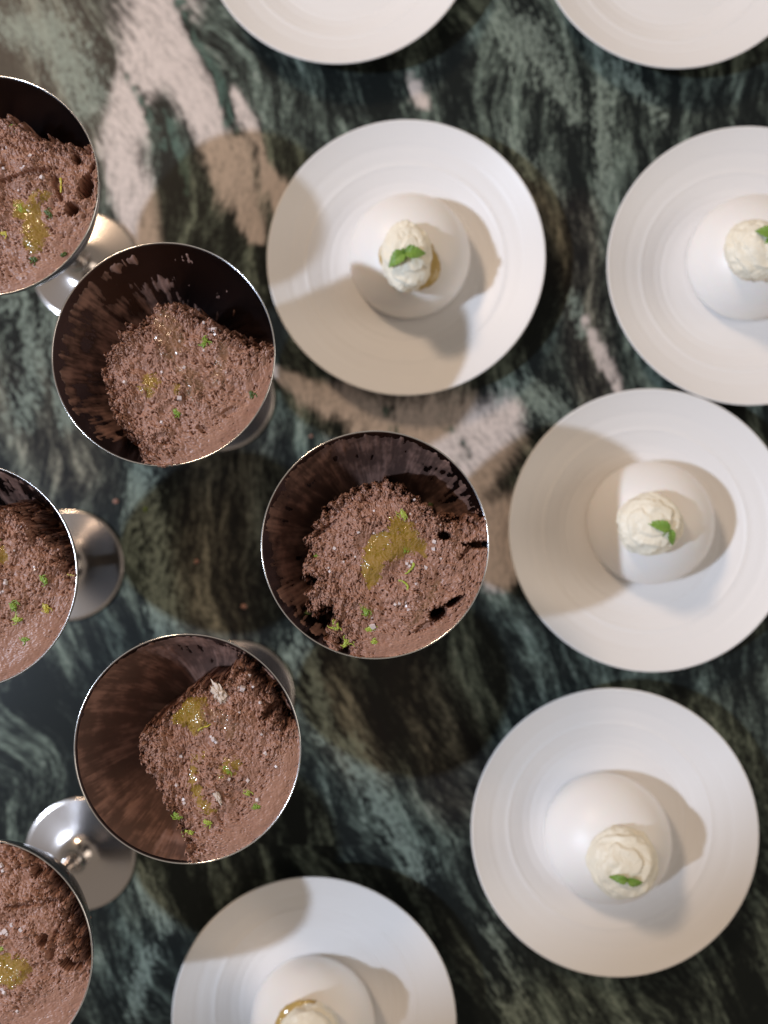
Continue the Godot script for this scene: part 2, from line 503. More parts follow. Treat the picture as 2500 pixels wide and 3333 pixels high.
func leaf_mesh(length: float, width: float, bend: float, fold: float, twist: float) -> ArrayMesh:
	var ns := 26
	var nw := 10
	var v := PackedVector3Array()
	var idx := PackedInt32Array()
	for side in 2:
		for i in ns + 1:
			var s := float(i) / ns
			var wd := width * 0.5 * pow(sin(PI * pow(s, 0.70)), 0.85) * (1.0 - 0.25 * s) + 0.00022
			wd *= 1.0 + 0.22 * (fposmod(s * 6.0, 1.0) - 0.4) * smoothstep(0.1, 0.3, s)
			for k in nw + 1:
				var t := 2.0 * k / nw - 1.0
				var y := bend * sin(PI * minf(s * 0.9 + 0.1, 1.0)) - bend * 1.1 * s * s + absf(t) * wd * fold - 0.00025 * exp(-t * t * 60.0)
				y += 0.00030 * sin(s * 30.0 - absf(t) * 5.0) * absf(t) + 0.0006 * sin(s * 5.0 + t * 1.5) * t
				y += (0.00014 if side == 0 else -0.00014) * (1.0 - t * t)
				var p := Vector3(s * length, y, t * wd)
				v.append(p.rotated(Vector3(1, 0, 0), twist * s))
	var row := nw + 1
	var half := (ns + 1) * row
	for side in 2:
		for i in ns:
			for k in nw:
				var a := side * half + i * row + k
				if side == 0:
					idx.append_array([a, a + row, a + 1, a + 1, a + row, a + row + 1])
				else:
					idx.append_array([a, a + 1, a + row, a + 1, a + row + 1, a + row])
	return mesh_from(v, idx)


func tube_mesh(path: PackedVector3Array, r0: float, r1: float, rough: float, sd: float) -> ArrayMesh:
	var st := 8
	var v := PackedVector3Array()
	var idx := PackedInt32Array()
	for i in path.size():
		var d := (path[mini(i + 1, path.size() - 1)] - path[maxi(i - 1, 0)]).normalized()
		var x := d.cross(Vector3(0.31, 0.9, 0.17)).normalized()
		var y := x.cross(d)
		var t := float(i) / (path.size() - 1)
		var r := lerpf(r0, r1, t) * (0.25 if i == 0 or i == path.size() - 1 else 1.0)
		for k in st:
			var a := TAU * k / st
			var rr := r * (1.0 + rough * soft.get_noise_3d(i * 0.9 + sd, k * 1.3, sd))
			v.append(path[i] + (x * cos(a) * 1.3 + y * sin(a) * 0.8) * rr)
	for i in path.size() - 1:
		for k in st:
			var a := i * st + k
			var b := i * st + (k + 1) % st
			idx.append_array([a, b, a + st, b, b + st, a + st])
	for k in range(1, st - 1):
		var e := (path.size() - 1) * st
		idx.append_array([0, k + 1, k, e, e + k, e + k + 1])
	return mesh_from(v, idx)


func sprig(at: Vector3, arms: Array, label: String) -> void:
	var t := thing("mint_sprig", at, label, "mint sprig", "sprigs on the scoops of cream")
	for a in arms:     # [kind, turn, length, width, bend, tilt]
		var turn := deg_to_rad(-a[1])
		if a[0] == "leaf":
			var o := part("leaf", leaf_mesh(a[2] * 0.9, a[3] * 0.85, a[4], 0.35, 0.25), M.leaf, t)
			o.rotation = Vector3(0, turn, deg_to_rad(a[5]))
		else:
			var pts := PackedVector3Array()
			for i in 9:
				var s := i / 8.0
				pts.append(Vector3(s * a[2], -a[4] * s * s, 0.0004 * sin(s * 3.0)))
			var o := part("stalk", tube_mesh(pts, a[3] * 0.45, a[3] * 0.5, 0.2, turn), M.stem, t)
			o.rotation = Vector3(0, turn, deg_to_rad(a[5]))


func plates() -> void:
	var pm := plate_mesh()
	var fm := foot_ring_mesh()
	var first: Node3D = null
	var spots := [
		[Vector3(0.0022, 0.0193, -0.1543), "white plate half shaded by the cups, beside the cup of least oily mousse"],
		[Vector3(0.1923, 0.0193, -0.1481), "white plate cut by the right edge, just above another plate's rim"],
		[Vector3(0.1372, 0.0193, -0.0015), "white plate with a shadow across its left half, right of the middle cup"],
		[Vector3(0.1159, 0.0193, 0.1635), "white plate at lower right, its panna cotta almost free of shadow"],
		[Vector3(-0.0486, 0.0193, 0.2675), "white plate cut by the bottom edge, below the cups"],
		[Vector3(-0.0353, 0.0193, -0.3428), "white plate showing only its lower rim, top centre of the photo"],
		[Vector3(0.155, 0.0193, -0.3374), "white plate showing only its lower rim, in the top right corner"]]
	for s in spots:
		var o: Node3D
		if first == null:
			o = thing("dessert_plate", Vector3.ZERO, s[1], "plate", "white plates on the marble table")
			part("dish", pm, M.china, o)
			part("foot_ring", fm, M.china, o)
			first = o
		else:
			o = first.duplicate()
			o.name = numbered("dessert_plate")
			add_child(o)
			o.set_meta("label", s[1])
		o.position = Vector3(s[0].x, 0, s[0].z)
		o.rotation.y = rng.randf() * TAU
	var dome := panna_mesh()
	for s in [
		[Vector3(0.0044, 0.006, -0.157), "white panna cotta dome on the half shaded upper plate"],
		[Vector3(0.197, 0.006, -0.1546), "glossy white panna cotta dome on the plate cut by the right edge"],
		[Vector3(0.1389, 0.006, -0.0055), "white panna cotta dome with a cup's shadow over its left side"],
		[Vector3(0.1138, 0.006, 0.1692), "fully lit white panna cotta dome on the lower right plate"],
		[Vector3(-0.0498, 0.006, 0.2733), "white panna cotta dome cut by the bottom edge of the photo"]]:
		var o := part("panna_cotta", dome, M.panna, self)
		o.position = Vector3(s[0].x, 0.0050, s[0].z)
		o.rotation.y = rng.randf() * TAU
		tag(o, s[1], "panna cotta", "panna cotta domes on the plates")
	# scoops of cream
	for s in [
		[Vector3(0.0028, 0.0435, -0.1453), Vector3(0.0132, 0.0115, 0.0180), 0.05, 3, Vector2(0.3, -0.1), "tall oval scoop of cream with syrup under it on the half shaded plate"],
		[Vector3(0.1853, 0.043, -0.1476), Vector3(0.0150, 0.0105, 0.0160), 0.9, 8, Vector2(0.4, 0.2), "scoop of cream at the right edge of the photo"],
		[Vector3(0.1288, 0.044, -0.0043), Vector3(0.0158, 0.0110, 0.0162), 2.0, 13, Vector2(0.15, -0.25), "round swirled scoop of cream on the dome with a shaded left side"],
		[Vector3(0.1143, 0.0405, 0.1708), Vector3(0.0175, 0.0120, 0.0172), 4.1, 21, Vector2(-0.05, 0.05), "round swirled scoop of cream low on the fully lit dome"],
		[Vector3(-0.0481, 0.042, 0.2614), Vector3(0.0155, 0.0115, 0.0160), 5.2, 34, Vector2(0.2, 0.2), "scoop of cream with golden syrup at the bottom edge of the photo"]]:
		var o := part("cream_scoop", cream_mesh(s[1], s[2], s[3], s[4]), M.cream, self)
		o.position = s[0]
		tag(o, s[5], "cream", "scoops of cream on the panna cotta")
	# golden syrup that ran from under two of the scoops
	for s in [[Vector3(0.0043, 0.0395, -0.1443), Vector3(0.0136, 0.0060, 0.0168), "golden syrup round the base of the tall oval scoop of cream"], [Vector3(-0.0506, 0.0375, 0.2619), Vector3(0.0158, 0.0062, 0.0160), "golden syrup behind the scoop of cream at the bottom edge"]]:
		var o := part("syrup_pool", cream_mesh(s[1], 1.0, 55, Vector2(0.1, 0.3)), M.syrup, self)
		o.position = s[0]
		tag(o, s[2], "syrup")
	sprig(Vector3(0.0015, 0.0558, -0.1433), [["leaf", 142.0, 0.0120, 0.0085, 0.0012, -8.0], ["leaf", 2.0, 0.0120, 0.0082, 0.0016, 2.0], ["leaf", -120.0, 0.0030, 0.0026, 0.0004, 25.0], ["stalk", 68.0, 0.0042, 0.0011, 0.0012, -5.0]], "mint sprig with two broad leaves on the tall oval scoop of cream")
	sprig(Vector3(0.1888, 0.054, -0.1516), [["leaf", 196.0, 0.0095, 0.0085, 0.0012, 5.0], ["leaf", 112.0, 0.0090, 0.0050, 0.0012, -12.0], ["leaf", -20.0, 0.0100, 0.0080, 0.0012, 0.0]], "mint sprig cut by the right edge of the photo")
	sprig(Vector3(0.1351, 0.0548, -0.0019), [["leaf", 196.0, 0.0128, 0.0068, 0.0014, 4.0], ["leaf", 72.0, 0.0110, 0.0044, 0.0014, -18.0], ["stalk", 130.0, 0.0058, 0.0013, 0.0012, -6.0]], "mint sprig with one leaf hanging down the side of the cream")
	sprig(Vector3(0.1127, 0.0525, 0.174), [["leaf", 184.0, 0.0090, 0.0050, 0.0020, 2.0], ["leaf", 20.0, 0.0110, 0.0052, 0.0014, -4.0], ["stalk", 106.0, 0.0048, 0.0012, 0.0012, -10.0]], "small dark mint sprig near the lower edge of the lit scoop")


# ------------------------------------------------------------------ cups of mousse

func cup_proto() -> Node3D:
	var o := thing("footed_cup", Vector3.ZERO, "", "cup", "steel footed cups of mousse")
	var p := PackedVector2Array()
	for q in wall:
		p.append(Vector2(q.x, RIM_Y - q.y))
	for q in [Vector2(0.0500, RIM_Y - 0.0008)]:
		p.append(q)
	var out := PackedVector2Array()
	for q in wall:
		out.append(Vector2(q.x + (0.0007 if q.x > 0.01 else q.x * 0.07), RIM_Y - q.y - 0.0006))
	for i in range(out.size() - 1, -1, -1):
		p.append(out[i])
	# finer rings between the key points
	var fine := PackedVector2Array()
	for i in p.size() - 1:
		for k in 3:
			fine.append(p[i].lerp(p[i + 1], k / 3.0))
	fine.append(p[p.size() - 1])
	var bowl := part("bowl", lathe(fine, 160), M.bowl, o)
	var lip := PackedVector2Array()
	for i in 13:
		var a := PI - TAU * i / 12.0
		lip.append(Vector2(0.05005 + 0.00036 * cos(a), RIM_Y - 0.0002 + 0.00036 * sin(a)))
	part("lip", lathe(lip, 200), M.lip, bowl)
	var stem := PackedVector2Array([Vector2(0.0095, 0.0580), Vector2(0.0060, 0.0562), Vector2(0.0040, 0.0535), Vector2(0.0034, 0.0500), Vector2(0.0032, 0.0300), Vector2(0.0033, 0.0190), Vector2(0.0036, 0.0170)])
	part("stem", lathe(stem, 48), M.steel, o)
	part("collar", lathe(PackedVector2Array([Vector2(0.0, 0.0180), Vector2(0.0042, 0.0180), Vector2(0.0048, 0.0174), Vector2(0.0048, 0.0136), Vector2(0.0042, 0.0130), Vector2(0.0, 0.0130)]), 48), M.steel, o)
	var foot := PackedVector2Array([Vector2(0.0, 0.0132), Vector2(0.0040, 0.0132), Vector2(0.0050, 0.0110), Vector2(0.0066, 0.0078), Vector2(0.0098, 0.0052), Vector2(0.0130, 0.0040), Vector2(0.0180, 0.0033), Vector2(0.0240, 0.0027), Vector2(0.0302, 0.0022), Vector2(0.0318, 0.0021), Vector2(0.0324, 0.0015), Vector2(0.0324, 0.0004), Vector2(0.0320, 0.0), Vector2(0.0, 0.0)])
	part("foot", lathe(foot, 128), M.steel, o)
	return o


# chocolate left on the inner wall: an uneven coat, streaked from the rim downwards
func film_mesh(sd: float, amount: float, toward: float, lean: float, bright: float, even: float) -> ArrayMesh:
	var na := 480
	var nd := 72
	var v := PackedVector3Array()
	var c := PackedColorArray()
	var idx := PackedInt32Array()
	for k in nd + 1:
		var d := lerpf(0.0012, 0.0450, float(k) / nd)
		var r := wall_r(d)
		for t in na:
			var a := TAU * t / na
			var ca := cos(a)
			var sa := sin(a)
			var st := soft.get_noise_3d(ca * 8.0 + sd, sa * 8.0, d * 40.0) * 0.55 + soft.get_noise_3d(ca * 24.0, sa * 24.0 + sd, d * 30.0) * 0.34 + soft.get_noise_3d(ca * 2.6, sa * 2.6, d * 70.0 + sd) * 0.75
			var cover := amount + lean * cos(a - toward) + st * 0.62 + 0.2 * smoothstep(0.012, 0.034, d) - 0.5 * smoothstep(0.006, 0.001, d)
			var on := smoothstep(-0.05, 0.12, cover)
			var thick := lerpf(-0.0003, 0.00010, on) + 0.00050 * maxf(0.0, st) * on
			var y := RIM_Y - d
			v.append(Vector3((r - thick) * ca, y + thick * 0.5, (r - thick) * sa))
			var tone := smoothstep(0.12, 0.75, 0.30 + 0.62 * st + 0.15 * soft.get_noise_3d(ca * 50.0, sa * 50.0, d * 150.0))
			c.append(Color(0.034, 0.022, 0.020).lerp(Color(0.345, 0.205, 0.163), lerpf(tone, 0.72, even) * bright))
	for k in nd:
		for t in na:
			var a := k * na + t
			var b := k * na + (t + 1) % na
			# rings run downwards on a wall that faces inwards
			idx.append_array([a, b, a + na, b, b + na, a + na])
	return mesh_from(v, idx, c)


# the mousse: a rough cut surface at the rim's level, torn away where the spoon went in
func make_mousse(cup: Dictionary) -> void:
	var nr := 190
	var na := 680
	var poly := PackedVector2Array(cup.outline)
	var sd: float = cup.seed
	var g := 97
	var sdf := PackedFloat32Array()
	sdf.resize(g * g)
	for j in g:
		for i in g:
			sdf[j * g + i] = inside(Vector2(i, j) * (2.2 / (g - 1)) - Vector2(1.1, 1.1), poly)
	var ys := PackedFloat32Array()
	ys.resize((nr + 1) * na)
	var v := PackedVector3Array()
	v.resize((nr + 1) * na)
	var c := PackedColorArray()
	c.resize((nr + 1) * na)
	var over := PackedByteArray()
	over.resize((nr + 1) * na)
	var gd := Vector2(cos(cup.grain), sin(cup.grain))
	var sm: Vector2 = cup.smooth
	for k in nr + 1:
		var rho := float(k) / nr
		var r0 := pow(rho, 0.85)
		for t in na:
			var a := TAU * t / na
			var ca := cos(a)
			var sa := sin(a)
			var lim := 0.988
			for sp in cup.spill:       # [angle, half width, reach]: places where the mousse hangs over the lip
				var da := absf(angle_difference(a, sp[0]))
				lim += sp[2] * smoothstep(sp[1], sp[1] * 0.3, da) * (0.7 + 0.9 * soft.get_noise_2d(a * 22.0, sd))
			var u := r0 * lim * ca
			var w := r0 * lim * sa
			var x := u * 50.0 + sd
			var z := w * 50.0
			var big := soft.get_noise_2d(x * 0.045, z * 0.045)
			var mid := soft.get_noise_2d(x * 0.16, z * 0.16)
			var fine := soft.get_noise_2d(x * 0.75, z * 0.75)
			var crumb := soft.get_noise_2d(x * 1.7, z * 1.7 + 50.0)
			var gx := clampf((u + 1.1) / 2.2 * (g - 1), 0, g - 1.001)
			var gz := clampf((w + 1.1) / 2.2 * (g - 1), 0, g - 1.001)
			var gi := int(gx)
			var gj := int(gz)
			var fx := gx - gi
			var fz := gz - gj
			var q := gj * g + gi
			var e := lerpf(lerpf(sdf[q], sdf[q + 1], fx), lerpf(sdf[q + g], sdf[q + g + 1], fx), fz)
			var jag: float = cup.jag
			e += jag * (0.050 * mid + 0.020 * fine + 0.006 * crumb)
			var holes := 0.0
			for hl in cup.holes:
				var dx: float = (u - hl[0]) * cos(hl[4]) + (w - hl[1]) * sin(hl[4])
				var dz: float = -(u - hl[0]) * sin(hl[4]) + (w - hl[1]) * cos(hl[4])
				var dd := sqrt(dx * dx / (hl[2] * hl[2]) + dz * dz / (hl[3] * hl[3])) + 0.30 * fine + 0.25 * mid
				holes = maxf(holes, smoothstep(1.15, 0.75, dd) * hl[5])
			var floor_y := wall_y(minf(r0 * lim, 0.992) * RIM_R) - 0.0006
			var edge := smoothstep(0.22, 0.02, e)
			var sleek := clampf(smoothstep(cup.sleek - 0.12, cup.sleek + 0.12, u * sm.x + w * sm.y + 0.10 * mid + 0.06 * big), 0.0, 1.0)
			var torn := smoothstep(0.55, 0.05, e)
			var rough := lerpf(0.40 + 0.50 * torn * (0.6 + 0.6 * mid + 0.4 * big) + 0.35 * smoothstep(0.0, 0.5, big + 0.5 * mid), 0.16, sleek) + 0.4 * edge
			rough = clampf(rough, 0.12, 1.2)
			var bend := 1.4 * big + 0.5 * mid
			var al := x * gd.x + z * gd.y + 4.0 * bend
			var ac := -x * gd.y + z * gd.x + 3.0 * bend
			var gr := soft.get_noise_2d(al * 0.10, ac * 0.34)
			var gr2 := soft.get_noise_2d(al * 0.42 + 30.0, ac * 1.25)
			var patch := smoothstep(-0.35, 0.45, soft.get_noise_2d(x * 0.10 + 70.0, z * 0.10) + 0.4 * mid + 0.7 * edge)
			var pit := cell.get_noise_2d(x * 0.46 + mid * 0.7 + fine * 0.25, z * 0.42 + fine * 0.5 + gr)
			pit = smoothstep(-0.66, -0.92, pit) * smoothstep(-0.30, 0.30, big + mid * 0.8 + 0.25 * edge)
			var top := RIM_Y + 0.0002 + 0.0042 * (1.0 - r0 * r0) * (1.0 - 0.5 * sleek)
			top += 0.0030 * big * (1.0 - r0 * r0 * 0.8) * (1.0 - 0.6 * sleek)
			top += rough * (0.0014 * mid - 0.0016 * absf(gr) + 0.00017 * gr2 + (0.00005 + 0.00013 * patch) * fine + (0.00005 + 0.00008 * patch) * crumb)
			var crack := smoothstep(0.50, 0.72, soft.get_noise_2d(al * 0.26 - 80.0, ac * 0.85 + 20.0) + 0.10 * fine) * smoothstep(-0.25, 0.25, soft.get_noise_2d(x * 0.07 - 9.0, z * 0.07 + 33.0))
			top -= 0.0011 * crack * (1.0 - 0.35 * sleek)
			top += (0.00004 * gr2 + 0.00004 * crumb)
			top -= 0.0022 * pit * (1.0 - 0.85 * sleek)
			top -= 0.0016 * smoothstep(0.30, 0.62, soft.get_noise_2d(x * 0.30 - 40.0, z * 0.30)) * patch * (1.0 - sleek)
			top += 0.00010 * fine * sleek
			top += 0.0011 * edge * (1.0 - sleek) * (0.4 + mid) * smoothstep(1.0, 0.9, r0)
			top -= 0.0008 * smoothstep(0.90, 1.0, r0) * sleek
			var rise := clampf(e / 0.085 + 0.02, 0.0, 1.0)
			rise = 1.0 - pow(1.0 - rise, 3.2)
			var y := lerpf(floor_y - 0.001, top, rise)
			y = lerpf(y, maxf(floor_y, y - 0.022), holes)
			if r0 * lim > 0.985 and rise > 0.6:
				y = maxf(y, RIM_Y + 0.0005 + (0.0006 + 0.0007 * fine if lim > 0.995 else 0.0) - (0.0030 * smoothstep(0.99, 1.0, r0) if lim > 0.995 else 0.0008 * smoothstep(0.985, 1.0, r0)))
			var i := k * na + t
			ys[i] = y
			over[i] = 1 if y > floor_y + 0.0003 else 0
			var jit := 0.00035 * rough + 0.0007 * edge
			v[i] = Vector3(u * RIM_R + jit * fine * smoothstep(1.0, 0.9, r0), y, w * RIM_R + jit * crumb * smoothstep(1.0, 0.9, r0))
			# cocoa tone: darker where coarse, a little greyer where smeared smooth
			var tone := clampf(0.5 + 0.30 * big + 0.22 * mid + 0.22 * gr2 + 0.18 * fine + 0.08 * sleek - 0.25 * edge, 0.0, 1.0)
			c[i] = Color(0.285, 0.142, 0.098).lerp(Color(0.410, 0.226, 0.160), tone)
	var idx := PackedInt32Array()
	for k in nr:
		for t in na:
			var p := k * na + t
			var p2 := k * na + (t + 1) % na
			var q := p + na
			var q2 := p2 + na
			if over[p] + over[p2] + over[q] + over[q2] == 0:
				continue
			idx.append_array([p, q, p2, p2, q, q2])
	cup.ys = ys
	cup.nr = nr
	cup.na = na
	var o := part("chocolate_mousse", mesh_from(v, idx, c), M.mousse, self)
	o.position = cup.at
	tag(o, cup.mousse, "chocolate mousse", "mousse in the steel cups")


func level(cup: Dictionary, u: float, w: float, blur: int) -> float:     # height of the mousse at a spot of the cup
	var na: int = cup.na
	var nr: int = cup.nr
	var ys: PackedFloat32Array = cup.ys
	var rr := minf(sqrt(u * u + w * w) / 0.988, 1.0)
	var k := int(pow(rr, 1.0 / 0.85) * nr)
	var t := int(fposmod(atan2(w, u), TAU) / TAU * na)
	if blur == 0:
		return ys[clampi(k, 0, nr) * na + t % na]
	var s := 0.0
	var wide := int(blur * minf(6.0, 0.45 / maxf(rr, 0.05)))
	for dk in [-blur, 0, blur]:
		for dt in [-wide, 0, wide]:
			s += ys[clampi(k + dk, 0, nr) * na + posmod(t + dt, na)]
	return s / 9.0


# repeats within one part of a cup are told apart by their distance from its middle
func rank(found: Dictionary) -> void:
	for label in found:
		var all: Array = found[label]
		if all.size() < 2:
			continue
		all.sort_custom(func(a, b): return a[0] < b[0])
		for i in all.size():
			var word: String = "outermost" if i == all.size() - 1 else ["innermost", "second", "third", "fourth", "fifth", "sixth"][mini(i, 5)]
			all[i][1].set_meta("label", word + " " + label)


func place(u: float, w: float) -> String:
	var d := sqrt(u * u + w * w)
	if d < 0.22:
		return "at the middle of"
	var a := fposmod(rad_to_deg(atan2(w, u)) + 22.5, 360.0)
	var side: String = ["right", "lower right", "bottom", "lower left", "left", "upper left", "top", "upper right"][int(a / 45.0)]
	return "at the %s%s of" % ["inner " if d < 0.5 else "" if d < 0.8 else "outer ", side]


func oil(cup: Dictionary, outline: Array, thick: float, mat: Material, label: String) -> void:
	var poly := PackedVector2Array(outline)
	var lo := poly[0]
	var hi := poly[0]
	for p in poly:
		lo = lo.min(p)
		hi = hi.max(p)
	lo -= Vector2(0.03, 0.03)
	hi += Vector2(0.03, 0.03)
	var n := 84
	var v := PackedVector3Array()
	var ok := PackedByteArray()
	var idx := PackedInt32Array()
	var mid := (lo + hi) * 0.5
	var base: Vector3 = cup.at + Vector3(mid.x * RIM_R, 0, mid.y * RIM_R)
	for j in n + 1:
		for i in n + 1:
			var p := lo + (hi - lo) * Vector2(float(i) / n, float(j) / n)
			var e := inside(p, poly) + 0.022 * soft.get_noise_2d(p.x * 16.0, p.y * 16.0 + cup.seed) + 0.012 * soft.get_noise_2d(p.x * 45.0, p.y * 45.0)
			var y: float = lerpf((level(cup, p.x, p.y, 4) + level(cup, p.x, p.y, 7) + level(cup, p.x, p.y, 10)) / 3.0, level(cup, p.x, p.y, 2), 0.0 if thick > 0.001 else 0.25)
			y += thick * clampf(e / 0.05, -0.8, 1.0) - 0.00005
			y += 0.00003 * soft.get_noise_2d(p.x * 30.0, p.y * 30.0)
			v.append(Vector3((p.x - mid.x) * RIM_R, y, (p.y - mid.y) * RIM_R))
			ok.append(1 if e > -0.012 else 0)
	for j in n:
		for i in n:
			var a := j * (n + 1) + i
			if ok[a] and ok[a + 1] and ok[a + n + 1] and ok[a + n + 2]:
				idx.append_array([a, a + 1, a + n + 1, a + 1, a + n + 2, a + n + 1])
	var o := part("oil_pool", mesh_from(v, idx), mat, self)
	o.position = base
	tag(o, label, "oil")


func zest_mesh(length: float, curl: float, width: float, strands: int) -> ArrayMesh:
	var st := SurfaceTool.new()
	if strands > 1:       # a crumpled tuft with a few loose shreds
		var m := lump_mesh(Vector3(length * 0.36, width * 1.2, length * 0.19), rng.randf() * 90.0, 0.75, 0.55)
		st.append_from(m, 0, Transform3D(Basis(Vector3.UP, rng.randf() * TAU), Vector3.ZERO))
	for s in strands:
		var pts := PackedVector3Array()
		var dir := rng.randf() * TAU if strands > 1 else 0.0
		var p := Vector3(-length / 2, 0, 0) if strands == 1 else Vector3(rng.randf_range(-1, 1), 0.2, rng.randf_range(-1, 1)) * length * 0.14
		var n := 14
		for i in n:
			pts.append(p)
			dir += curl * rng.randf_range(0.3, 1.2) / n * 3.0 + rng.randf_range(-0.3, 0.3)
			p += Vector3(cos(dir), rng.randf_range(-0.3, 0.3), sin(dir)) * length / n * (1.0 if strands == 1 else 0.75)
		var wd := width * (1.0 if strands == 1 else 0.45)
		st.append_from(tube_mesh(pts, wd * rng.randf_range(0.7, 1.1), wd * rng.randf_range(0.4, 0.9), 1.3, rng.randf() * 90.0), 0, Transform3D())
	return st.commit()


func zest(cup: Dictionary, spots: Array) -> void:       # [u, w, kind, turn]
	var found := {}
	for s in spots:
		var kind: int = int(s[2])
		var mat: Material = [M.zest_bright, M.zest_green, M.zest_yellow, M.zest_dark][kind % 4]
		var long: bool = kind >= 4
		var m := zest_mesh(0.0075, 0.7, 0.00040, 1) if long else zest_mesh(rng.randf_range(0.0040, 0.0060), 1.3, 0.00048, 4)
		var o := part("lime_zest", m, mat, self)
		var y: float = level(cup, s[0], s[1], 1)
		if s[0] * s[0] + s[1] * s[1] > 0.97:
			y = RIM_Y + 0.001
		o.position = cup.at + Vector3(s[0] * RIM_R, y, s[1] * RIM_R)
		o.rotation.y = deg_to_rad(-s[3])
		var look: String = ["bright tuft", "green tuft", "yellow tuft", "dark tuft"][kind % 4]
		if long:
			look = ["long green curl", "long green curl", "yellow strand", "dark strand"][kind % 4]
		tag(o, "%s of zest %s %s" % [look, place(s[0], s[1]), cup.short], "lime zest", "lime zest on %s" % cup.short)
		var lab: String = o.get_meta("label")
		if not found.has(lab):
			found[lab] = []
		found[lab].append([s[0] * s[0] + s[1] * s[1], o])
	rank(found)


func salt(cup: Dictionary, spots: Array) -> void:        # (u, w, size)
	var found := {}
	for s in spots:
		var size: float = s.z * RIM_R * 0.5
		var m := SurfaceTool.new()
		m.begin(Mesh.PRIMITIVE_TRIANGLES)
		m.set_smooth_group(-1)
		var p := []
		for k in 8:
			var up := k >= 4
			var x := (-1.0 if k % 4 in [0, 3] else 1.0) * (0.72 if up else 1.0) * rng.randf_range(0.75, 1.15)
			var z := (-1.0 if k % 4 < 2 else 1.0) * (0.72 if up else 1.0) * rng.randf_range(0.75, 1.15)
			p.append(Vector3(x, (0.55 if up else -0.6) + rng.randf_range(-0.12, 0.12), z) * size)
		for f in [[4, 5, 6, 7], [0, 3, 2, 1], [0, 1, 5, 4], [1, 2, 6, 5], [2, 3, 7, 6], [3, 0, 4, 7]]:
			for k in [0, 1, 2, 0, 2, 3]:
				m.add_vertex(p[f[k]])
		m.generate_normals()
		var o := part("salt_flake", m.commit(), M.salt, self)
		o.position = cup.at + Vector3(s.x * RIM_R, level(cup, s.x, s.y, 1) + size * 0.12, s.y * RIM_R)
		o.rotation = Vector3(rng.randf_range(-0.4, 0.4), rng.randf() * TAU, rng.randf_range(-0.4, 0.4))
		var how: String = "large white" if s.z > 0.042 else "small white"
		tag(o, "%s salt flake %s %s" % [how, place(s.x, s.y), cup.short], "salt flake", "salt flakes on %s" % cup.short)
		var lab: String = o.get_meta("label")
		if not found.has(lab):
			found[lab] = []
		found[lab].append([s.x * s.x + s.y * s.y, o])
	rank(found)


func lump_mesh(size: Vector3, sd: float, k1 := 0.45, k2 := 0.28) -> ArrayMesh:
	var nu := 28
	var nv := 18
	var v := PackedVector3Array()
	var idx := PackedInt32Array()
	for j in nv + 1:
		for i in nu:
			var th := PI * j / nv
			var ph := TAU * i / nu
			var n := Vector3(sin(th) * cos(ph), cos(th), sin(th) * sin(ph))
			var q := n * 1.7 + Vector3(sd, 0, 0)
			var q2 := n * 5.0 + Vector3(0, sd, 0)
			v.append(n * size * (1.0 + k1 * soft.get_noise_3d(q.x, q.y, q.z) + k2 * soft.get_noise_3d(q2.x, q2.y, q2.z)))
	for j in nv:
		for i in nu:
			var a := j * nu + i
			var b := j * nu + (i + 1) % nu
			idx.append_array([a, b, a + nu, b, b + nu, a + nu])
	return mesh_from(v, idx)


